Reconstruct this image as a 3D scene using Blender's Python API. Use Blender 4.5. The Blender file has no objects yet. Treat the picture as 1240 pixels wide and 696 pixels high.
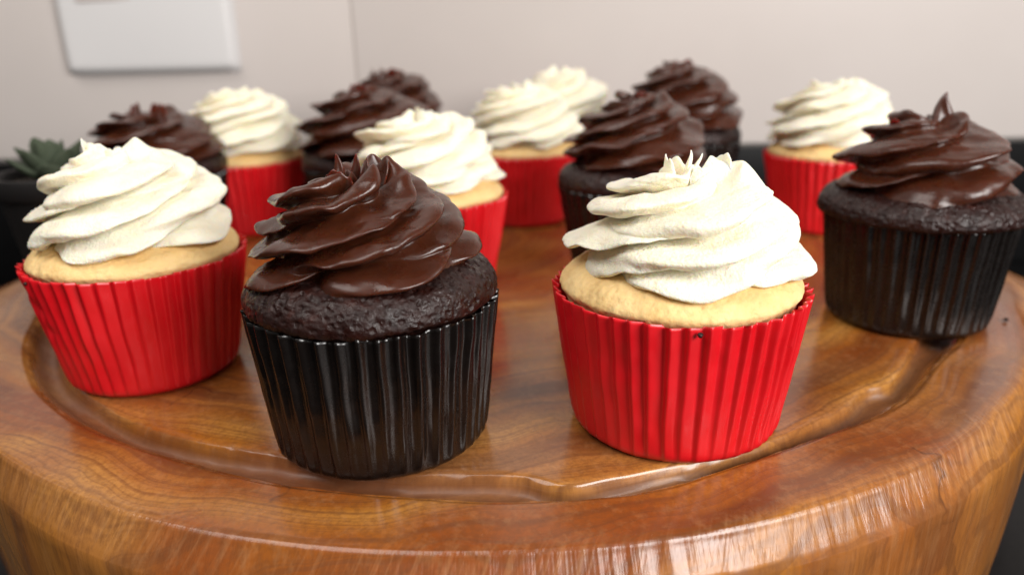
import bpy, math, random
import numpy as np
from mathutils import Matrix, Vector

C = bpy.context.scene
COL = C.collection
CM = 0.01
R = math.radians

# ------------------------------------------------------------------ camera
cam_d = bpy.data.cameras.new('camera')
cam = bpy.data.objects.new('camera', cam_d)
COL.objects.link(cam)
cam_d.sensor_width = 36.0
cam_d.lens = 36.0 * 928.26 / 1240.0
cam_d.clip_start = 0.005
cam_d.clip_end = 60.0
cam.matrix_world = (Matrix.Translation((0, 0, 11.293 * CM))
                    @ Matrix.Rotation(R(90 - 18.7166), 4, 'X')
                    @ Matrix.Rotation(R(-1.235), 4, 'Z'))
cam_d.dof.use_dof = True
cam_d.dof.focus_distance = 20.3 * CM
cam_d.dof.aperture_fstop = 7.6
cam_d.dof.aperture_blades = 7
C.camera = cam

# ------------------------------------------------------------------ world and lamps
W = bpy.data.worlds.new('World')
C.world = W
W.use_nodes = True
wn = W.node_tree.nodes
wn['Background'].inputs[0].default_value = (1.0, 0.95, 0.92, 1)
wn['Background'].inputs[1].default_value = 0.11

def area(name, loc, target, sx, sy, power, color):
    d = bpy.data.lights.new(name, 'AREA')
    d.shape = 'RECTANGLE'
    d.size = sx * CM
    d.size_y = sy * CM
    d.energy = power
    d.color = color
    o = bpy.data.objects.new(name, d)
    COL.objects.link(o)
    o.location = Vector(loc) * CM
    o.rotation_euler = (Vector(target) - Vector(loc)).to_track_quat('-Z', 'Y').to_euler()
    return o

area('window_light', (72, -48, 50), (2, 28, 2), 62, 55, 17.3, (1.0, 0.97, 0.94))
area('wall_fill', (-60, -20, 120), (0, 50, 2), 110, 80, 12.8, (1.0, 0.95, 0.9))  # added overhead fill to brighten the wall, not an actual room lamp

C.render.engine = 'CYCLES'
C.view_settings.view_transform = 'Standard'
C.view_settings.look = 'None'
C.view_settings.exposure = 0.12
C.view_settings.gamma = 1.0
C.view_settings.use_curve_mapping = False
C.cycles.use_denoising = True
C.cycles.max_bounces = 10
C.cycles.diffuse_bounces = 5
C.cycles.sample_clamp_indirect = 8.0

# ------------------------------------------------------------------ numeric noise
def hash3(i, j, k, seed):
    n = (i * 374761393 + j * 668265263 + k * 2147483647 + seed * 1274126177) & 0xffffffff
    n = ((n ^ (n >> 13)) * 1274126177) & 0xffffffff
    n = (n ^ (n >> 16)) & 0xffffffff
    n = (n * 2246822519) & 0xffffffff
    n = (n ^ (n >> 15)) & 0xffffffff
    return n / 4294967295.0 * 2 - 1

def vnoise(P, seed=0):
    P = np.asarray(P, float)
    F = np.floor(P).astype(np.int64)
    f = P - F
    f = f * f * f * (f * (f * 6 - 15) + 10)
    out = 0
    for dx in (0, 1):
        for dy in (0, 1):
            for dz in (0, 1):
                w = (f[..., 0] if dx else 1 - f[..., 0]) * (f[..., 1] if dy else 1 - f[..., 1]) * (f[..., 2] if dz else 1 - f[..., 2])
                out = out + w * hash3(F[..., 0] + dx, F[..., 1] + dy, F[..., 2] + dz, seed)
    return out

def fbm(P, seed=0, oct=3):
    P = np.asarray(P, float)
    s, a, o = 0, 1.0, 0
    for i in range(oct):
        s = s + a * vnoise(P * (2.03 ** i) + i * 17.3, seed + i)
        o += a
        a *= 0.5
    return s / o

def sst(a, b, x):
    t = np.clip((x - a) / (b - a), 0, 1)
    return t * t * (3 - 2 * t)

def spline(xs, ys, x):
    """smooth monotone-ish cubic through points (vectorised)"""
    xs = np.asarray(xs, float); ys = np.asarray(ys, float)
    m = np.gradient(ys, xs)
    i = np.clip(np.searchsorted(xs, x) - 1, 0, len(xs) - 2)
    h = xs[i + 1] - xs[i]
    t = np.clip((x - xs[i]) / h, 0, 1)
    return ((2*t**3 - 3*t**2 + 1) * ys[i] + (t**3 - 2*t**2 + t) * h * m[i]
            + (-2*t**3 + 3*t**2) * ys[i+1] + (t**3 - t**2) * h * m[i+1])

# ------------------------------------------------------------------ mesh helpers
def mesh_obj(name, verts, faces, mat, parent=None, smooth=True, loc=None):
    me = bpy.data.meshes.new(name)
    v = np.asarray(verts, float) * CM
    me.from_pydata(v.tolist(), [], [tuple(map(int, f)) for f in faces])
    me.materials.append(mat)
    if smooth:
        me.polygons.foreach_set('use_smooth', [True] * len(me.polygons))
    me.update()
    o = bpy.data.objects.new(name, me)
    COL.objects.link(o)
    if parent is not None:
        o.parent = parent
    if loc is not None:
        o.location = Vector(loc) * CM
    return o

def grid_faces(nr, nc, closed=True, off=0):
    """rows x columns; columns wrap if closed; facing outward for columns CCW, rows going up"""
    r = np.arange(nr - 1)[:, None]
    c = np.arange(nc if closed else nc - 1)[None, :]
    c2 = (c + 1) % nc
    a = r * nc + c; b = r * nc + c2; d = (r + 1) * nc + c2; e = (r + 1) * nc + c
    return (np.stack([a, b, d, e], -1).reshape(-1, 4) + off)

def empty(name, loc, label, cat, group=None, rz=0.0):
    o = bpy.data.objects.new(name, None)
    o.empty_display_size = 0.01
    COL.objects.link(o)
    o.location = Vector(loc) * CM
    o.rotation_euler = (0, 0, rz)
    o['label'] = label
    o['category'] = cat
    if group:
        o['group'] = group
    return o

def box(name, lo, hi, mat, parent=None, bev=0.0, seg=3):
    import bmesh
    bm = bmesh.new()
    bmesh.ops.create_cube(bm, size=1)
    for v in bm.verts:
        for k in range(3):
            v.co[k] = (lo[k] + (v.co[k] + 0.5) * (hi[k] - lo[k])) * CM
    if bev:
        bmesh.ops.bevel(bm, geom=bm.edges[:], offset=bev * CM, segments=seg, affect='EDGES', profile=0.5)
    me = bpy.data.meshes.new(name)
    bm.to_mesh(me)
    bm.free()
    me.materials.append(mat)
    o = bpy.data.objects.new(name, me)
    COL.objects.link(o)
    if bev:
        me.polygons.foreach_set('use_smooth', [True] * len(me.polygons))
        try:
            me.set_sharp_from_angle(angle=R(50))
        except Exception:
            pass
    if parent is not None:
        o.parent = parent
    return o

# ------------------------------------------------------------------ materials
class NT:
    def __init__(s, name):
        s.m = bpy.data.materials.new(name)
        s.m.use_nodes = True
        s.t = s.m.node_tree
        s.b = s.t.nodes['Principled BSDF']
        s.tc = s.t.nodes.new('ShaderNodeTexCoord')
    def n(s, typ, **kw):
        x = s.t.nodes.new(typ)
        for k, v in kw.items():
            setattr(x, k, v)
        return x
    def l(s, a, b):
        s.t.links.new(a, b)
    def set(s, **kw):
        for k, v in kw.items():
            s.b.inputs[k.replace('_', ' ')].default_value = v
    def obj(s):
        return s.tc.outputs['Object']
    def mapping(s, scale, src=None, loc=(0, 0, 0)):
        m = s.n('ShaderNodeMapping')
        m.inputs['Scale'].default_value = scale
        m.inputs['Location'].default_value = loc
        s.l(src or s.obj(), m.inputs[0])
        return m.outputs[0]
    def noise(s, scale, detail=3, rough=.5, src=None, dist=0.0, dim=None):
        x = s.n('ShaderNodeTexNoise')
        if dim:
            x.noise_dimensions = dim
        x.inputs['Scale'].default_value = scale
        x.inputs['Detail'].default_value = detail
        x.inputs['Roughness'].default_value = rough
        x.inputs['Distortion'].default_value = dist
        if dim == '1D':
            s.l(src, x.inputs['W'])
        else:
            s.l(src or s.obj(), x.inputs['Vector'])
        return x.outputs['Fac']
    def ramp(s, src, stops):
        r = s.n('ShaderNodeValToRGB')
        e = r.color_ramp.elements
        while len(e) < len(stops):
            e.new(0.5)
        for i, (p, c) in enumerate(stops):
            e[i].position = p
            e[i].color = (c, c, c, 1) if isinstance(c, (int, float)) else (*c, 1)
        s.l(src, r.inputs[0])
        return r.outputs[0]
    def math(s, op, a, b=None, c=None):
        x = s.n('ShaderNodeMath', operation=op)
        for i, v in enumerate((a, b, c)):
            if v is None:
                continue
            if isinstance(v, (int, float)):
                x.inputs[i].default_value = v
            else:
                s.l(v, x.inputs[i])
        return x.outputs[0]
    def mix(s, fac, a, b, mode='MIX'):
        x = s.n('ShaderNodeMix', data_type='RGBA', blend_type=mode)
        for i, v in ((0, fac), (6, a), (7, b)):
            if isinstance(v, (int, float)):
                x.inputs[i].default_value = v
            elif isinstance(v, tuple):
                x.inputs[i].default_value = (*v, 1)
            else:
                s.l(v, x.inputs[i])
        return x.outputs[2]
    def bump(s, h, strength=.3, dist=.02, prev=None):
        x = s.n('ShaderNodeBump')
        x.inputs['Strength'].default_value = strength
        x.inputs['Distance'].default_value = dist * CM
        s.l(h, x.inputs['Height'])
        if prev:
            s.l(prev, x.inputs['Normal'])
        s.l(x.outputs[0], s.b.inputs['Normal'])
        return x.outputs[0]

def mat_vanilla_frosting():
    m = NT('vanilla_buttercream')
    c = m.ramp(m.noise(120, 2), [(.3, (.88, .82, .64)), (.7, (.91, .87, .73))])
    m.l(c, m.b.inputs['Base Color'])
    m.set(Roughness=.62, Subsurface_Weight=.55, Subsurface_Radius=(1.0, .62, .25), Subsurface_Scale=.0022)
    m.b.inputs['Specular IOR Level'].default_value = .3
    h = m.noise(1000, 3, .6)
    b = m.bump(h, .75, .06)
    m.bump(m.ramp(m.noise(430, 2), [(.50, 0.0), (.72, 1.0)]), .3, .045, b)
    return m.m

def mat_choc_frosting():
    m = NT('chocolate_ganache')
    c = m.ramp(m.noise(90, 3), [(.3, (.046, .0105, .0042)), (.7, (.062, .0148, .0060))])
    m.l(c, m.b.inputs['Base Color'])
    m.l(m.ramp(m.noise(130, 3, .6), [(.3, .22), (.75, .38)]), m.b.inputs['Roughness'])
    m.set(Subsurface_Weight=.5, Subsurface_Radius=(1.0, .22, .06), Subsurface_Scale=.003)
    m.b.inputs['Specular IOR Level'].default_value = .5
    b = m.bump(m.noise(110, 2, .5), .12, .03)
    m.bump(m.ramp(m.noise(900, 2), [(.58, 0.0), (.75, 1.0)]), .25, .02, b)
    return m.m

def mat_choc_cake():
    m = NT('chocolate_cake')
    c = m.ramp(m.noise(260, 4, .6), [(.3, (.010, .0024, .0017)), (.6, (.020, .005, .0034)), (.8, (.045, .011, .007))])
    m.l(c, m.b.inputs['Base Color'])
    m.l(m.ramp(m.noise(350, 3, .6), [(.35, .22), (.65, .6)]), m.b.inputs['Roughness'])
    b = m.bump(m.noise(560, 4, .65), .6, .09)
    v = m.n('ShaderNodeTexVoronoi')
    v.inputs['Scale'].default_value = 420
    m.l(m.obj(), v.inputs['Vector'])
    m.b.inputs['Specular IOR Level'].default_value = .4
    m.bump(m.ramp(v.outputs['Distance'], [(.12, 0.0), (.4, 1.0)]), .6, .05, b)
    return m.m

def mat_vanilla_cake():
    m = NT('vanilla_cake')
    c = m.ramp(m.noise(70, 4, .6), [(.3, (.76, .50, .20)), (.7, (.86, .64, .31))])
    c = m.mix(m.ramp(m.noise(500, 3, .7), [(.54, 0.0), (.72, .35)]), c, (.58, .30, .09))
    m.l(c, m.b.inputs['Base Color'])
    m.set(Roughness=.6, Subsurface_Weight=.2, Subsurface_Radius=(1.0, .5, .2), Subsurface_Scale=.0008)
    m.b.inputs['Specular IOR Level'].default_value = .3
    b = m.bump(m.noise(600, 4, .6), .6, .05)
    m.bump(m.ramp(m.noise(330, 3, .6), [(.30, 0.0), (.42, 1.0)]), .2, .03, b)
    return m.m

def mat_liner(name, col, col2, rough, spec):
    m = NT(name)
    c = m.ramp(m.noise(60, 3), [(.3, col), (.7, col2)])
    m.l(c, m.b.inputs['Base Color'])
    m.l(m.ramp(m.noise(200, 3, .6), [(.3, rough - .05), (.7, rough + .1)]), m.b.inputs['Roughness'])
    m.b.inputs['Specular IOR Level'].default_value = spec
    b = m.bump(m.noise(260, 3, .5), .15, .03)
    m.bump(m.noise(1600, 2, .6), .2, .008, b)
    return m.m

def mat_wood():
    m = NT('varnished_wood')
    P = m.obj()
    sep = m.n('ShaderNodeSeparateXYZ'); m.l(P, sep.inputs[0])
    warp = m.noise(9, 3, .5)
    warp2 = m.noise(35, 3, .5)
    # distance to the pith (a little off the middle of the disc)
    dx = m.math('ADD', sep.outputs[0], .03)
    dy = m.math('ADD', sep.outputs[1], -.05)
    rr = m.math('SQRT', m.math('ADD', m.math('MULTIPLY', dx, dx), m.math('MULTIPLY', dy, dy)))
    rr = m.math('ADD', rr, m.math('MULTIPLY', warp, .045))
    rr = m.math('ADD', rr, m.math('MULTIPLY', warp2, .004))
    broad = m.noise(55, 2, .5, src=rr, dim='1D')
    fine = m.noise(420, 3, .6, src=rr, dim='1D')
    c = m.ramp(broad, [(.30, (.130, .034, .005)), (.43, (.270, .084, .010)), (.58, (.370, .138, .018)), (.75, (.460, .205, .040))])
    patch = m.noise(11, 3, .55, src=m.mapping((1, 1.6, .4), loc=(3.1, 1.7, 0)))
    c = m.mix(m.ramp(patch, [(.44, 0.0), (.70, .55)]), c, (.43, .20, .070))
    patch2 = m.noise(15, 2, .5, src=m.mapping((1, 1.5, .4), loc=(.4, 5.2, 0)))
    c = m.mix(m.ramp(patch2, [(.45, 0.0), (.64, .75)]), c, (.22, .045, .007))
    c = m.mix(m.ramp(fine, [(.35, .5), (.55, 0.0)]), c, (.12, .042, .016))
    # fibres run down through the disc: specks on the top, streaks on the side
    fib = m.noise(520, 4, .7, src=m.mapping((1, 1, .13)))
    c = m.mix(m.ramp(fib, [(.40, .38), (.56, 0.0)]), c, (.13, .046, .015))
    fib2 = m.noise(260, 4, .7, src=m.mapping((1, 1, .16)))
    c = m.mix(m.ramp(fib2, [(.50, 0.0), (.75, .25)]), c, (.48, .24, .10))
    # hair cracks and dark knots
    cr = m.n('ShaderNodeTexVoronoi', feature='DISTANCE_TO_EDGE')
    cr.inputs['Scale'].default_value = 26
    dm = m.n('ShaderNodeVectorMath', operation='ADD')
    wv = m.n('ShaderNodeTexNoise'); wv.inputs['Scale'].default_value = 60; m.l(P, wv.inputs['Vector'])
    sc = m.n('ShaderNodeVectorMath', operation='SCALE'); sc.inputs['Scale'].default_value = .016
    m.l(wv.outputs['Color'], sc.inputs[0])
    m.l(m.mapping((.5, 1, .35)), dm.inputs[0]); m.l(sc.outputs[0], dm.inputs[1])
    m.l(dm.outputs[0], cr.inputs['Vector'])
    crack = m.math('MULTIPLY', m.ramp(cr.outputs['Distance'], [(.0, 1.0), (.011, 0.0)]),
                   m.ramp(m.noise(24, 2), [(.60, 0.0), (.66, .7)]))
    c = m.mix(crack, c, (.06, .022, .010))
    kn = m.ramp(m.noise(75, 1, .3, src=m.mapping((1.6, 1.6, .35), loc=(7, 3, 2))), [(.86, 0.0), (.88, .6)])
    c = m.mix(kn, c, (.05, .018, .009))
    # the gouged groove: raw and matte, its shade painted in as darker brown
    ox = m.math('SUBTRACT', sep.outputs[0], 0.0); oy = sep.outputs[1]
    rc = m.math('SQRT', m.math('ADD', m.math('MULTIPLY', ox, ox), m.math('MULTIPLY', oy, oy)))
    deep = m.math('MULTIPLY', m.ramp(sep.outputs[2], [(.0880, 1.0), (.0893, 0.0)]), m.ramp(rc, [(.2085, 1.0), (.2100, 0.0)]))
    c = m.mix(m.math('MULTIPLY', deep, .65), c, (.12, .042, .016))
    edge = m.math('MULTIPLY', m.ramp(rc, [(.2215, 0.0), (.2245, 1.0)]), m.ramp(sep.outputs[2], [(.0795, 0.0), (.0840, 1.0)]))
    edge = m.math('MULTIPLY', edge, m.ramp(m.noise(14, 2, .5, src=m.mapping((1, 1, .2))), [(.36, .15), (.62, 1.0)]))
    ang = m.math('ARCTAN2', oy, ox)
    chat = m.noise(95, 3, .6, src=m.math('ADD', ang, m.math('MULTIPLY', rc, 3.0)), dim='1D')
    c = m.mix(m.math('MULTIPLY', edge, m.ramp(chat, [(.42, .32), (.56, 0.0)])), c, (.17, .06, .022))
    c = m.mix(m.math('MULTIPLY', edge, m.ramp(chat, [(.5, 0.0), (.66, .28)])), c, (.52, .28, .13))
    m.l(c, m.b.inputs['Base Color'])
    rg = m.ramp(m.noise(45, 4, .6), [(.3, .15), (.7, .30)])
    rg = m.math('MAXIMUM', rg, m.math('MULTIPLY', m.math('MAXIMUM', deep, edge), .52))
    m.l(rg, m.b.inputs['Roughness'])
    m.b.inputs['Specular IOR Level'].default_value = .5
    m.b.inputs['Coat Weight'].default_value = .1
    m.b.inputs['Coat Roughness'].default_value = .10
    b = m.bump(m.noise(70, 3, .5), .15, .06)
    b = m.bump(fib, .18, .015, b)
    b = m.bump(crack, -.4, .03, b)
    b = m.bump(m.math('MULTIPLY', edge, m.math('ADD', chat, m.noise(210, 2, .5, src=ang, dim='1D'))), .7, .035, b)
    return m.m

def mat_simple(name, col, rough, spec=.5, bump=None, var=None):
    m = NT(name)
    if var:
        m.l(m.ramp(m.noise(var[1], 4, .6), [(.3, col), (.7, var[0])]), m.b.inputs['Base Color'])
    else:
        m.set(Base_Color=(*col, 1))
    m.set(Roughness=rough)
    m.b.inputs['Specular IOR Level'].default_value = spec
    if bump:
        m.bump(m.noise(bump[0], 3), bump[1], bump[2])
    return m.m

M_VF = mat_vanilla_frosting()
M_CF = mat_choc_frosting()
M_CC = mat_choc_cake()
M_VC = mat_vanilla_cake()
M_RED = mat_liner('red_paper', (.60, .003, .008), (.68, .005, .012), .36, .7)
M_BLK = mat_liner('black_paper', (.0045, .003, .0026), (.006, .0042, .0036), .23, .65)
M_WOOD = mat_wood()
M_GRANITE = mat_simple('black_granite', (.004, .004, .0043), .35, .12, None, ((.008, .008, .0085), 300))
M_TILE = mat_simple('glazed_wall_tile', (.625, .57, .54), .33, .4, (8, .08, .3), ((.675, .62, .59), 4))
M_GROUT = mat_simple('grout', (.46, .42, .39), .9)
M_PLATE = mat_simple('white_plastic', (.72, .71, .71), .35)
M_PINK = mat_simple('module_plastic', (.62, .56, .54), .4)
M_POT = mat_simple('black_pot_plastic', (.010, .009, .009), .45, .3, (60, .2, .05))
M_SOIL = mat_simple('soil', (.02, .014, .010), .9, .3, (400, .9, .1))
M_LEAF = mat_simple('succulent_leaf', (.045, .060, .036), .7, .2, (150, .3, .03), ((.08, .098, .066), 60))
M_LEAF_DRY = mat_simple('dry_leaf', (.26, .20, .13), .7, .3, (150, .3, .03), ((.33, .27, .19), 60))

# ------------------------------------------------------------------ countertop and wall
def plane_slab(name, lo, hi, mat, bev=.15):
    o = box(name, lo, hi, mat, None, bev)
    o['kind'] = 'structure'
    return o

WALL_Y = 66.0
CT_Z = -9.0
plane_slab('countertop', (-150, -25, CT_Z - 3), (150, WALL_Y + 3, CT_Z), M_GRANITE, .3)
ups = plane_slab('backsplash', (-150, WALL_Y - 2.0, CT_Z + .03), (150, WALL_Y - .02, 1.45), M_GRANITE, .12)
wall = box('wall', (-150, WALL_Y + .12, CT_Z + .03), (150, WALL_Y + 4, 110), M_GROUT)
wall['kind'] = 'structure'
JX = -12.55
for x0, x1 in ((-132.55, -72.7), (-72.5, JX - .08), (JX + .08, 47.4), (47.6, 107.5)):
    for z0, z1 in ((1.50, 44.9), (45.1, 89.0)):
        box('tile', (x0, WALL_Y, z0), (x1, WALL_Y + 1.0, z1), M_TILE, wall, .10, 2)

# ------------------------------------------------------------------ socket plate
def pillow(name, x0, x1, z0, z1, y, depth, mat, parent, rnd=.5, bulge=.25):
    n = 40
    u = np.linspace(-1, 1, n)
    U, V = np.meshgrid(u, u, indexing='xy')
    # round the square's corners with a superellipse map
    k = .06
    X = U * (1 - k * V**6 * .25); Z = V * (1 - k * U**6 * .25)
    d = np.maximum(abs(U), abs(V))
    D = depth * (1 - sst(.93, 1.0, d) ** 1.5) + bulge * (1 - U**2) * (1 - V**2)
    xs = (x0 + x1) / 2 + X * (x1 - x0) / 2
    zs = (z0 + z1) / 2 + Z * (z1 - z0) / 2
    v = np.stack([xs, y - D, zs], -1).reshape(-1, 3)
    f = grid_faces(n, n, closed=False)
    # skirt back to the wall
    return mesh_obj(name, v, f, mat, parent)

sp = empty('wall_socket', (-29.0, WALL_Y, 16.0), 'white plastic wall socket plate fixed on the pale tiled wall above the left cupcakes', 'socket')
def P_(x, z): return (x + 29.0, z - 16.0)
pl = pillow('plate', -36.1 + 29, -21.9 + 29, 8.2 - 16, 23.0 - 16, 0, .85, M_PLATE, sp)
pillow('socket_module', -34.2 + 29, -28.8 + 29, 13.75 - 16, 18.2 - 16, -.86, .22, M_PINK, sp, bulge=.05)
pillow('switch_module', -28.0 + 29, -23.6 + 29, 14.4 - 16, 18.2 - 16, -.86, .22, M_PINK, sp, bulge=.05)

# ------------------------------------------------------------------ wooden board
BX, BY = -0.833, 37.152
def board():
    root = empty('serving_board', (BX, BY, CT_Z), 'thick round varnished wooden board with a carved juice groove carrying the cupcakes', 'board')
    na = 1080
    th = np.linspace(-math.pi, math.pi, na, endpoint=False)
    dg = np.degrees(th)
    # carved edges of the groove, as angle -> radius
    ang_o = [-180, -151, -142, -132, -122, -115, -106, -95.4, -89, -82.7, -77.3, -68.8, -60.6, -51, -39.8, -32.8, -15, 180]
    r_o = [20.4, 20.5, 20.45, 20.41, 20.30, 20.21, 20.40, 20.45, 20.63, 20.77, 20.7, 20.3, 20.2, 20.41, 20.22, 20.62, 20.4, 20.4]
    ang_i = [-180, -133, -126, -119.4, -114, -108.4, -101, -96.6, -93.7, -90, -87, -85.3, -84, -82.5, -80.9, -76.1, -70, -63.8, -56, -50.6, -48.1, -43, -37.4, -20, 180]
    r_i = [19.3, 19.35, 19.36, 19.29, 19.12, 19.05, 19.2, 19.29, 19.24, 19.28, 19.39, 19.8, 20.04, 20.0, 19.86, 19.73, 19.68, 19.55, 19.4, 19.10, 19.47, 19.3, 19.10, 19.3, 19.3]
    wob = lambda s, a, f: a * vnoise(np.stack([np.cos(th) * f, np.sin(th) * f, 0 * th], -1), s)
    ro = spline(ang_o, r_o, dg) + wob(3, .05, 9)
    ri = np.interp(dg, ang_i, r_i) + wob(4, .05, 14) + wob(5, .02, 40)
    for _ in range(4): ri = (np.roll(ri, 1) + ri + np.roll(ri, -1)) / 3
    ear = np.exp(-((np.degrees(np.angle(np.exp(1j * (th - R(174))))) / 17.0) ** 4)) \
        + np.exp(-((np.degrees(np.angle(np.exp(1j * (th - R(2))))) / 17.0) ** 4))
    rk = 22.45 + .25 * np.cos(2 * th) + wob(6, .12, 3)
    rows = []
    def add(r, z): rows.append(np.stack([r * np.cos(th), r * np.sin(th), z + 0 * th], -1))
    for q in np.linspace(0.02, 1, 70):                      # flat middle
        r = ri * q
        z = .012 * vnoise(np.stack([r * np.cos(th) * .35, r * np.sin(th) * .35, 0 * th], -1), 9)
        add(r, z * (1 - q**8))
    dep = .50 + wob(8, .10, 8)
    chip = .05 * np.maximum(wob(10, 1, 60), 0)
    add(ri + .03, -.02 - chip)
    add(ri + .07, -.08)
    add(ri + .12, -dep * .55)
    add(ri + .20, -dep * .9)
    w = ro - ri
    for q in (.3, .4, .5, .6, .7, .8, .88, .94):
        zz = -dep * (1 - sst(.42, 1.02, q)) + .03 * wob(20 + int(q * 10), 1, 50)
        add(ri + w * q, zz)
    add(ro - .015, -.035)
    add(ro + .02, .005)
    for q in np.linspace(.06, 1, 22):                       # rim between groove and shoulder
        r = ro + (rk - ro) * q
        add(r, .01 - .10 * q**3 + .015 * wob(40, 1, 10))
    rs = 23.0 + .35 * sst(-90, -30, dg) * (dg < 60) + wob(11, .15, 3)
    ch = wob(12, 1, 110) * (.4 + .6 * sst(-110, -50, dg) * (1 - sst(-20, 10, dg)))
    # shoulder, rounded; widens to a grip at both sides
    for q in np.linspace(.04, 1, 26):
        a = q * math.pi / 2
        e = 4.6 * ear
        fr = np.interp(q, [0, .12, .24, .36, .85, 1], [0, .16, .26, .34, .86, 1.0])
        fz_ = np.interp(q, [0, .12, .24, .36, .85, 1], [0, .03, .10, .21, .80, 1.0])
        r = rk + (rs - rk + e) * fr
        z = -.10 - (1.15 + .3 * ear) * fz_ - .25 * ear * q
        add(r + .02 * ch * np.sin(a * 2), z + .03 * ch * np.sin(a * 2) ** .5)
    rsh = rs + 4.6 * ear
    for q in np.linspace(.05, 1, 45):
        z = -1.25 - .55 * ear + (CT_Z + 1.25 + .55 * ear + .02) * q
        tap = .55 * q ** 1.6
        under = ear * 4.6 * sst(.05, .40, q)
        r = rsh - under - tap + .03 * wob(13, 1, 40) - .25 * sst(.96, 1, q)
        add(r, z)
    add(rs * .9 - .5, 0 * th + CT_Z + .01)
    V = np.concatenate(rows)
    nr = len(rows)
    f = [tuple(x[::-1]) for x in grid_faces(nr, na)]
    # centre fans
    c0 = len(V); V = np.vstack([V, [[0, 0, 0], [0, 0, CT_Z + .01]]])
    for j in range(na):
        f.append((c0, j, (j + 1) % na))
        f.append((c0 + 1, (nr - 1) * na + (j + 1) % na, (nr - 1) * na + j))
    V[:, 2] -= CT_Z
    # small drying checks cut as real dark slits are left to the material
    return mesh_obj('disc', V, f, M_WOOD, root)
board()

# ------------------------------------------------------------------ cupcakes
def liner_mesh(kind, Rt, Rb, h, npl, seed, amp=.11, dents=(), nz=46, per=12):
    rng = random.Random(seed)
    nc = npl * per
    t = np.arange(nc) / nc
    # uneven pleat widths
    wd = np.array([1 + rng.uniform(-.13, .13) for _ in range(npl)])
    edges = np.concatenate([[0], np.cumsum(wd)]) / wd.sum()
    loc = np.tile(np.arange(per) / per, npl)
    idx = np.repeat(np.arange(npl), per)
    theta = 2 * math.pi * (edges[idx] + loc * (edges[idx + 1] - edges[idx]))
    pa = np.array([1 + rng.uniform(-.35, .3) for _ in range(npl)])[idx]
    # pleat: rounded fold leaning to one side
    if kind == 'v':
        prof = np.interp(loc, [0, .12, .26, .36, .62, 1.0], [-.9, -.75, .95, 1.05, .25, -.9])
    else:
        prof = np.interp(loc, [0, .22, .38, .48, .62, .80, 1.0], [-.9, -.75, .75, 1.05, .5, -.6, -.9])
    prof = (np.roll(prof, 1) + 4 * prof + np.roll(prof, -1)) / 6
    rows = []
    zs = [0, .02, .08, .16, .26] + list(np.linspace(.4, h, nz - 5))
    tip = np.array([rng.uniform(-.035, .035) for _ in range(npl)])[idx]
    for z in zs:
        q = z / h
        r0 = Rb + (Rt - Rb) * q
        r0 -= .24 * (1 - min(1, z / .30)) ** 2.0
        a = amp * (.25 + .75 * q ** .8) * pa * min(1, .15 + z / .5)
        wv = .022 * vnoise(np.stack([np.cos(theta) * 5, np.sin(theta) * 5, 0 * theta + z * 1.3], -1), seed)
        cr = .010 * vnoise(np.stack([np.cos(theta) * 15, np.sin(theta) * 15, 0 * theta + z * 2.2], -1), seed + 5)
        tw = .009 * vnoise(np.stack([np.cos(theta) * 4, np.sin(theta) * 4, 0 * theta + z * .8], -1), seed + 9)
        r = r0 + a * prof + wv + cr
        for (da, dz, w, dd) in dents:
            dth = np.angle(np.exp(1j * (theta - da)))
            r = r - dd * np.exp(-(dth * Rt / w) ** 2 - ((z - dz) / (w * .7)) ** 2)
        zz = z + tip * q ** 6 + .03 * prof * q ** 10
        rows.append(np.stack([r * np.cos(theta + tw), r * np.sin(theta + tw), zz + 0 * theta], -1))
    # rolled-in edge and inner wall down to where the cake sits
    top = rows[-1]
    outer = list(rows)
    for (dr, dz, back) in ((-.012, .004, 1), (-.028, -.004, 1), (-.032, 0, 2), (-.034, 0, 4), (-.036, 0, 7), (-.038, 0, 12)):
        t2 = outer[-back].copy()
        rr = np.hypot(t2[:, 0], t2[:, 1]) + dr
        t2[:, 0] = rr * np.cos(theta); t2[:, 1] = rr * np.sin(theta); t2[:, 2] += dz
        rows.append(t2)
    V = np.concatenate(rows)
    f = grid_faces(len(rows), nc).tolist()
    V = np.vstack([V, [[0, 0, 0]]])
    c = len(V) - 1
    for j in range(nc):
        f.append((c, (j + 1) % nc, j))
    return V, f

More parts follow.
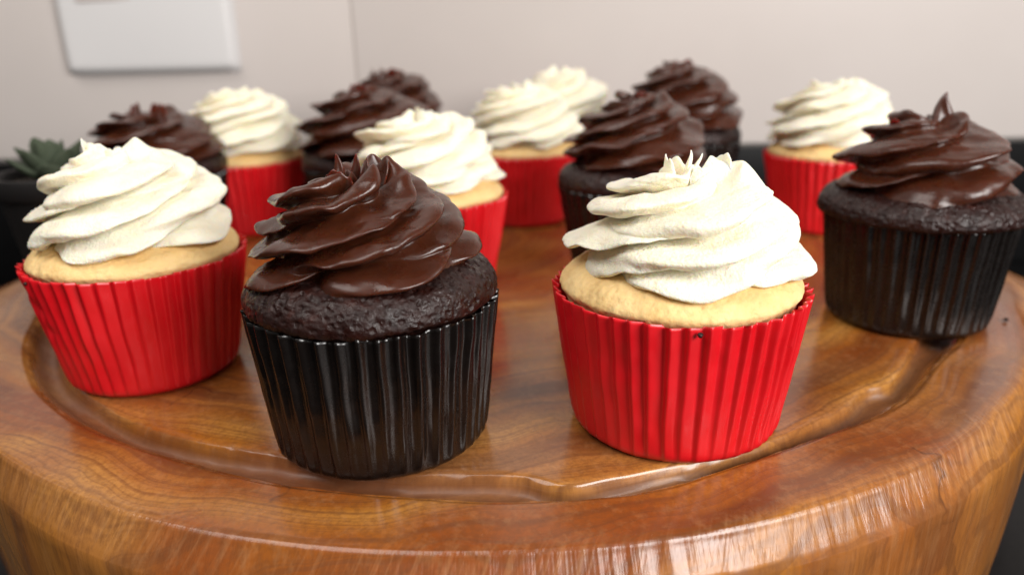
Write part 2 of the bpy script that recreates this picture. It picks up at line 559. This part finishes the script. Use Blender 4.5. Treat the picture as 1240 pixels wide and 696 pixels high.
def cake_mesh(prof, seed, rough, nth=260, nz=90, lump=.05, pits=0):
    """prof: (r, z) points from the rim upward and in to the middle"""
    p = np.array(prof, float)
    d = np.concatenate([[0], np.cumsum(np.hypot(*np.diff(p, axis=0).T))])
    s = np.linspace(0, d[-1], nz)
    r = spline(d, p[:, 0], s); z = spline(d, p[:, 1], s)
    dr = np.gradient(r); dz = np.gradient(z)
    ln = np.hypot(dr, dz)
    nr_, nz_ = dz / ln, -dr / ln
    th = np.linspace(0, 2 * math.pi, nth, endpoint=False)
    Rr, T = np.meshgrid(r, th, indexing='ij')
    Z = np.repeat(z[:, None], nth, 1)
    P = np.stack([Rr * np.cos(T), Rr * np.sin(T), Z], -1)
    D = lump * fbm(P * .8 + seed, seed, 2) * 1.6
    D = D + rough * fbm(P * 6.5 + seed, seed + 3, 3)
    if pits:
        pt = fbm(P * 8 + 9 + seed, seed + 7, 2)
        D = D - pits * sst(.22, .5, pt)
        D = D + pits * .35 * sst(.15, .5, fbm(P * 9 + seed, seed + 8, 2))
    N = np.stack([nr_[:, None] * np.cos(T), nr_[:, None] * np.sin(T), np.repeat(nz_[:, None], nth, 1)], -1)
    P = P + N * D[..., None]
    V = P.reshape(-1, 3)
    f = grid_faces(nz, nth).tolist()
    V = np.vstack([V, [[0, 0, z[-1]]]])
    c = len(V) - 1
    b = (nz - 1) * nth
    for j in range(nth):
        f.append((c, b + j, b + (j + 1) % nth))
    return V, f

LIPS = {
    'v': ([0, .10, .24, .40, .56, .70, .82, .92, .97, .98, .98, 1.0],
          [0, .10, .34, .64, .88, 1.0, 1.03, .94, .74, .42, .15, 0]),
    'c': ([0, .12, .26, .40, .54, .67, .78, .89, .95, .95, .96, 1.0],
          [0, .05, .22, .50, .78, .97, 1.05, 1.00, .80, .46, .15, 0])}

def frosting_mesh(rf, hf, seed, N=5, T=4.8, rot=0.0, per=26, K=170, lip=1.0, lean=(0, 0), flick=.35, kind='v', tipk=()):
    LIP_S, LIP_N = LIPS[kind]
    rng = random.Random(seed)
    a = np.linspace(0, 1, K)
    k = rf / 3.0
    kz = hf / 3.7
    A_ = [0, .05, .12, .25, .42, .58, .72, .84, .93, 1.0]
    R0 = spline(A_, [1.95, 2.22, 2.34, 2.38, 2.30, 2.12, 1.78, 1.26, .80, .34], a) * k
    Z0 = spline(A_, [-.1, .0, .10, .42, .92, 1.42, 1.88, 2.20, 2.34, 2.34], a) * kz
    AM = spline(A_, [.55, .75, .86, .90, .88, .84, .78, .66, .50, .34], a) * lip * k
    tw = T * spline(A_, [0, .02, .05, .14, .30, .48, .66, .82, .93, 1.0], a)
    ph = np.linspace(0, 1, per, endpoint=False)
    tt = np.linspace(0, 1, len(LIP_S))
    S = spline(tt, LIP_S, ph); Nn = spline(tt, LIP_N, ph)
    cols = []
    for i in range(N):
        jw = rng.uniform(-.16, .16); ja = rng.uniform(.72, 1.15); fl = rng.uniform(.0, 1.0)
        if i in tipk: fl = 1.9
        jt = rng.uniform(-.4, .4); p0 = rng.uniform(0, 6.3); p1 = rng.uniform(0, 6.3)
        for s, n in zip(S, Nn):
            # valley positions stay shared, ridges shift
            wj = jw * n
            rip = 1 + n * (.17 * np.sin(a * 13 + p0) + .07 * np.sin(a * 31 + p1))
            th = rot + 2 * math.pi / N * (i + s + wj) + tw + .12 * n * np.sin(a * 9 + p1) * a + jt * n * a * .6
            am = AM * n * ja * rip * (1 - .45 * sst(.9, 1, a) * fl)
            r = R0 + am * (1 - .35 * a ** 2)
            z = Z0 + am * (-.22 + .55 * sst(.2, .95, a)) + kz * flick * (.25 + fl) * sst(.80, 1.0, a) * n ** 1.5 * (1 + .3 * np.sin(a * 60 + p0))
            cols.append(np.stack([r * np.cos(th), r * np.sin(th), z], -1))
    P = np.stack(cols, 1)                                   # K x (N*per) x 3
    # each swirl drifts its own way
    # the rope's coils push the swirl in and out as it climbs
    T_ = np.arctan2(P[..., 1], P[..., 0])
    z_ = P[..., 2]
    coil = np.abs(np.sin(.5 * (T_ - z_ / (1.2 * kz) * 2 * math.pi + seed))) ** .8
    sc = 1 + .15 * (coil - .72) * sst(.1, .7, z_)
    P[..., 0] *= sc; P[..., 1] *= sc
    for d in range(3):
        P[..., d] += .20 * fbm(P * .8 + 7 * d + seed, seed + d, 2) + .022 * vnoise(P * 4.0 + d * 3, seed + 11 + d)
    P[..., 0] += lean[0] * sst(0, 3, P[..., 2]); P[..., 1] += lean[1] * sst(0, 3, P[..., 2])
    nc = N * per
    V = P.reshape(-1, 3)
    f = grid_faces(K, nc).tolist()
    top = V[-nc:].mean(0) - np.array([0, 0, .05]); bot = np.array([0, 0, 0.0])
    V = np.vstack([V, [top], [bot]])
    c = len(V) - 2; b = (K - 1) * nc
    for j in range(nc):
        f.append((c, b + j, b + (j + 1) % nc))
        f.append((c + 1, (j + 1) % nc, j))
    return V, f

def curl_mesh(base, h, r0, seed, bend=(0.1, 0.0), turn=4.0, n=30, m=18):
    """a torn, pointed wisp where the nozzle was pulled away"""
    rows = []
    for i in range(n):
        q = i / (n - 1)
        r = r0 * (1 - q) ** .8 + .012
        cx = base[0] + bend[0] * q ** 2 + .05 * math.sin(q * 5 + seed)
        cy = base[1] + bend[1] * q ** 2
        t = np.linspace(0, 2 * math.pi, m, endpoint=False)
        rr = r * (1 + .25 * np.cos(3 * t + turn * q + seed))
        rows.append(np.stack([cx + rr * np.cos(t), cy + rr * .7 * np.sin(t), base[2] + h * q + 0 * t], -1))
    V = np.concatenate(rows); f = grid_faces(n, m).tolist()
    V = np.vstack([V, [V[-m:].mean(0)]])
    for j in range(m):
        f.append((len(V) - 1, (n - 1) * m + j, (n - 1) * m + (j + 1) % m))
    return V, f

def petal_mesh(c, az, r0, out, h, wid, seed, th0=.13, n=26, m=16):
    """a torn, curled tongue of frosting: a thick curved sheet thinning to a ragged edge"""
    rng = random.Random(seed)
    ph = [rng.uniform(0, 6) for _ in range(4)]
    def pt(u, v, side):
        t = th0 * (1 - .72 * v) * math.sqrt(max(0.0, 1 - abs(u) ** 3)) * .5
        hh = h * (1 - .38 * abs(u) ** 3.5 + .07 * math.sin(u * 5 + ph[0]) + .03 * math.sin(u * 13 + ph[1]))
        rr = r0 + out * v ** 1.4 + side * t
        a = az + u * wid / (r0 + .25) * (1 - .25 * v) + .15 * math.sin(v * 3 + ph[2])
        return [c[0] + rr * math.cos(a), c[1] + rr * math.sin(a), c[2] + hh * v - .3 * (1 - v)]
    us = np.linspace(-1, 1, m)
    rows = []
    for v in np.linspace(0, 1, n):
        rows += [pt(u, v, 1) for u in us] + [pt(u, v, -1) for u in us[::-1]]
    V = np.array(rows)
    f = grid_faces(n, 2 * m).tolist()
    b = (n - 1) * 2 * m
    for j in range(m - 1):
        f.append((b + j, b + j + 1, b + 2 * m - 2 - j, b + 2 * m - 1 - j))
    return V, f

def join(*parts):
    V, F, o = [], [], 0
    for v, f in parts:
        V.append(v); F += [tuple(int(x) + o for x in q) for q in f]; o += len(v)
    return np.vstack(V), F

GROUP_V = 'vanilla cupcakes in red liners'
GROUP_C = 'chocolate cupcakes in black liners'

def cupcake(kind, x, y, label, seed, Rt=3.5, Rb=2.78, h=4.25, rf=3.1, hf=3.7, fz=None, foff=(0, 0), tilt=(0, 0), rot=0.0,
            N=5, T=4.8, hi=1.0, over=0.0, lip=1.0, dents=(), fl=.35, petals=(), curls=(), z=0.0, crumbs=(), tipk=(), flean=(0, 0), ftilt=(0, 0)):
    van = kind == 'v'
    root = empty('cupcake', (x, y, z), label, 'cupcake', GROUP_V if van else GROUP_C)
    root.rotation_euler = (R(tilt[0]), R(tilt[1]), 0)
    npl = 46 if van else 44
    V, F = liner_mesh(kind, Rt, Rb, h, npl, seed, .095 if van else .105, dents, per=14 if hi > .9 else 10, nz=46 if hi > .9 else 26)
    mesh_obj('paper_liner', V, F, M_RED if van else M_BLK, root)
    if van:
        prof = [(Rt - .60, h - 1.0), (Rt - .42, h - .55), (Rt - .30, h - .18), (Rt - .16, h + .07), (Rt - .34, h + .36), (Rt - .80, h + .66), (Rt - 1.6, h + .92), (.3, h + 1.05), (.02, h + 1.05)]
        V, F = cake_mesh(prof, seed, .022, int(340 * hi), int(120 * hi), .05, pits=.02)
        mesh_obj('sponge', V, F, M_VC, root)
        base = h + .72 if fz is None else fz
    else:
        o = over
        prof = [(Rt - .62, h - .9), (Rt - .42, h - .45), (Rt - .20 + o * .5, h - .08), (Rt + .03 + o, h + .10), (Rt + .02 + o, h + .42), (Rt - .20 + o * .7, h + .78), (Rt - .75, h + 1.02), (Rt - 1.6, h + 1.16), (.3, h + 1.2), (.02, h + 1.2)]
        V, F = cake_mesh(prof, seed, .024, int(420 * hi), int(150 * hi), .06, pits=.045)
        mesh_obj('sponge', V, F, M_CC, root)
        base = h + 1.02 if fz is None else fz
    parts = [None]
    for (cx, cy, cz, ch, cr, bd) in curls:
        parts.append(curl_mesh((cx, cy, cz), ch, cr, seed + cx, bd))
    if not petals:
        rg = random.Random(seed * 13)
        petals = [((rg.uniform(-.6, .6), rg.uniform(-.5, .4), 2.15 * hf / 3.7), rg.uniform(0, 6.3), rg.uniform(.25, .45), rg.uniform(-.05, .3), rg.uniform(.7, .95), rg.uniform(.5, .8)) for _ in range(2 if van else 4)]
        T = T + rg.uniform(-.9, .7); N = rg.choice((5, 5, 6)) if van else rg.choice((4, 5, 5)); lip *= rg.uniform(.9, 1.1)
        flean = (rg.uniform(-.2, .25), 0)
    parts[0] = frosting_mesh(rf, hf, seed, N=N, T=T, rot=rot, per=28 if hi > .9 else 18, K=int(190 * hi), lip=lip, flick=fl, tipk=tipk, lean=flean, kind=kind)
    for p_ in petals:
        parts.append(petal_mesh(*p_, seed=seed * 7 + len(parts)))
    V, F = join(*parts)
    fr = mesh_obj('frosting', V, F, M_VF if van else M_CF, root, loc=(foff[0], foff[1], base))
    fr.rotation_euler = (R(ftilt[0]), R(ftilt[1]), 0)
    for (ang, cz, cs) in crumbs:
        rr = Rb + (Rt - Rb) * cz / h + .12
        rng = random.Random(seed + int(cz * 100))
        cp = np.array([[math.sin(p) * math.cos(t), math.sin(p) * math.sin(t), math.cos(p)] for p in np.linspace(.3, 2.84, 6) for t in np.linspace(0, 2 * math.pi, 8, endpoint=False)])
        cp *= cs * (1 + .35 * vnoise(cp * 2.3, seed))[:, None]
        fc = grid_faces(6, 8).tolist()
        fc = [q[::-1] for q in fc] + [tuple(range(8)), tuple(range(47, 39, -1))]
        mesh_obj('crumb', cp + np.array([rr * math.cos(ang), rr * math.sin(ang), cz]), fc, M_CC, root)
    return root

# front row
cupcake('c', -3.93, 20.46, 'front left chocolate cupcake, glossy frosting with torn curled peaks', 11,
        Rt=3.45, Rb=3.05, rot=.6, fl=.55, rf=2.86, fz=5.17, hf=3.45, N=6, T=4.3, foff=(-.12, -.05), curls=((-.55, .0, 2.0, 1.05, .24, (.0, 0)), (-.18, .12, 2.05, .98, .2, (.16, 0))),
        petals=(((-.35, -.30, 1.9), 4.4, .38, .10, .80, .8), ((.35, -.1, 1.95), .4, .40, .10, .85, .8)))
cupcake('v', 4.81, 20.93, 'front right vanilla cupcake with a dark crumb stuck on its red rim', 22,
        Rt=3.55, Rb=3.0, rot=2.0, rf=3.02, hf=3.3, foff=(.12, 0), flean=(.22, 0), fl=.5, curls=((.0, -.1, 2.3, .78, .11, (-.05, 0)), (.16, -.05, 2.3, .68, .09, (.12, 0))),
        petals=(((-.25, 0, 2.05), 3.3, .45, -.05, .85, .75), ((.1, -.2, 2.05), 4.9, .32, .1, .65, .6), ((.6, .1, 2.05), .7, .35, .2, .80, .75)), crumbs=((-1.64, 4.10, .07),))
cupcake('v', -12.87, 25.46, 'leftmost vanilla cupcake, its white frosting partly hiding the potted succulent', 34,
        rot=1.1, rf=2.95, hf=3.9, petals=(((-.65, 0, 2.2), 3.3, .35, .1, .9, .6), ((0, -.2, 2.2), 5.0, .3, .1, .7, .6)), dents=((-2.3, 3.2, .35, .1), (-2.2, 2.4, .3, .08), (-2.5, 3.6, .3, .1)), crumbs=((-2.22, 4.1, .06),))
cupcake('c', 15.79, 28.91, 'rightmost chocolate cupcake with wide muffin top and one tall pointed peak', 44,
        Rt=3.38, Rb=2.95, over=.28, rot=3.0, rf=2.95, hf=3.7, N=4, foff=(-.1, 0), T=5.0, fl=.2, curls=((.38, 0, 2.1, 1.35, .50, (.14, 0)),), petals=(((-.9, 0, 1.9), 3.2, .4, .2, .7, .8),))
# second row and back
cupcake('v', -3.65, 34.19, 'vanilla cupcake peeking out right behind the front left chocolate cupcake', 55, rot=.2, hf=3.9, hi=.8, rf=3.1)
cupcake('c', 5.85, 35.77, 'chocolate cupcake directly behind the front vanilla cupcake', 66, rot=1.4, hi=.8, hf=4.0, rf=3.1)
cupcake('v', .78, 46.82, 'middle vanilla cupcake at the back with another vanilla swirl right behind it', 77, rot=2.2, hi=.7, rf=3.2, hf=4.1)
cupcake('v', 3.7, 55.2, 'rearmost vanilla cupcake, only its swirl showing behind another vanilla cupcake', 88, rot=.9, hi=.7, hf=4.6, rf=3.3)
cupcake('c', 10.61, 47.6, 'tallest back right chocolate cupcake, half hidden behind another chocolate swirl', 99, rot=.3, hi=.7, hf=4.6, rf=3.3, h=4.6)
cupcake('v', 18.17, 43.48, 'back right vanilla cupcake partly hidden by the rightmost chocolate cupcake', 110, rot=1.7, hi=.7, rf=3.25, hf=4.2)
cupcake('v', -15.83, 45.98, 'vanilla cupcake at the back left under the wall socket plate', 121, rot=2.9, hi=.7, rf=3.3, hf=4.3)
cupcake('c', -19.0, 41.5, 'chocolate cupcake mostly hidden behind the leftmost vanilla cupcake, near the potted succulent', 132, rot=1.2, hi=.7, rf=3.1, hf=3.0)
cupcake('c', -7.99, 43.11, 'back row chocolate cupcake below the joint between the wall tiles', 143, rot=.7, hi=.7, rf=3.3, hf=4.1)
cupcake('c', -8.0, 53.5, 'rearmost chocolate cupcake left of middle, its dark swirl peeking out behind another', 154, rot=2.0, hi=.7, rf=3.3, hf=4.6)

# ------------------------------------------------------------------ potted succulent
def succulent(x, y, z):
    root = empty('potted_succulent', (x, y, z), 'small green succulent in a black plastic pot at the left end of the board', 'plant')
    n = 64
    t = np.linspace(0, 2 * math.pi, n, endpoint=False)
    prof = [(0, 0), (1.75, 0), (1.85, .08), (2.45, 4.3), (2.65, 4.35), (2.72, 4.5), (2.75, 5.2), (2.7, 5.3), (2.58, 5.3), (2.5, 5.2), (2.4, 4.2), (1.8, .6)]
    V = np.concatenate([np.stack([max(r, .01) * np.cos(t), max(r, .01) * np.sin(t), zz + 0 * t], -1) for r, zz in prof])
    pot = mesh_obj('pot', V, grid_faces(len(prof), n), M_POT, root)
    try: pot.data.set_sharp_from_angle(angle=R(35))
    except Exception: pass
    rr = np.linspace(.02, 2.45, 14)
    V = np.concatenate([np.stack([r * np.cos(t), r * np.sin(t), 4.8 + .12 * fbm(np.stack([r * np.cos(t) * 3, r * np.sin(t) * 3, 0 * t], -1), 5, 2)], -1) for r in rr])
    mesh_obj('soil', V, [q[::-1] for q in grid_faces(14, n).tolist()], M_SOIL, root)
    rng = random.Random(8)
    def leaf(az, el, L, w, dry=False, z0=5.0, r0=.1):
        nl, nw = 18, 12
        rows = []
        for i in range(nl):
            q = i / (nl - 1)
            half = w * (math.sin(math.pi * min(1, q * .93 + .07)) ** .7) * (.55 + .45 * q) + .01
            thick = .17 * (1 - q ** 2) * (w / .5) + .02
            e = el + (.45 * q if not dry else -.9 * q)
            cx = r0 + L * q * math.cos(el + .2 * q); cz = z0 + L * q * math.sin(e)
            for j in range(nw):
                a = 2 * math.pi * j / nw
                lx, lz = half * math.cos(a), thick * math.sin(a) + .35 * half * math.cos(a) ** 2
                rows.append([cx - lz * math.sin(e), lx, cz + lz * math.cos(e)])
        V = np.array(rows)
        ca, sa = math.cos(az), math.sin(az)
        V = np.stack([V[:, 0] * ca - V[:, 1] * sa, V[:, 0] * sa + V[:, 1] * ca, V[:, 2]], -1)
        f = grid_faces(nl, nw).tolist() + [tuple(range(nw))[::-1], tuple(range((nl - 1) * nw, nl * nw))]
        mesh_obj('leaf', V, f, M_LEAF_DRY if dry else M_LEAF, root)
    for i in range(7):
        leaf(i * 2.4 + .3, .12 + rng.uniform(-.05, .1), 1.9 + rng.uniform(-.2, .2), .7)
    for i in range(6):
        leaf(i * 2.4 + 1.0, .55 + rng.uniform(-.1, .1), 1.8, .65, z0=5.1)
    for i in range(5):
        leaf(i * 2.4 + 2.0, 1.05, 1.6, .6, z0=5.2)
    leaf(.15, .6, 2.1, .75); leaf(2.6, .8, 2.0, .7); leaf(-.9, .35, 2.6, .28, dry=True, z0=5.4)
    return root
succulent(-22.0, 37.0, -.15)

# a loose crumb beside the rightmost chocolate cupcake
def loose_crumb(x, y, r, seed, label):
    cp = np.array([[math.sin(p) * math.cos(t), math.sin(p) * math.sin(t), math.cos(p)] for p in np.linspace(.2, 2.94, 8) for t in np.linspace(0, 2 * math.pi, 10, endpoint=False)])
    cp *= r * (1 + .4 * vnoise(cp * 2.1, seed))[:, None]
    cp[:, 2] *= .7
    cp[:, 2] -= cp[:, 2].min()
    fc = [q[::-1] for q in grid_faces(8, 10).tolist()] + [tuple(range(10)), tuple(range(79, 69, -1))]
    o = mesh_obj('crumb', cp, fc, M_CC, None, loc=(x, y, .0))
    o['label'] = label
    o['category'] = 'crumb'
loose_crumb(19.32, 27.90, .10, 5, 'tiny dark cake crumb lying on the board rim beside the rightmost chocolate cupcake')
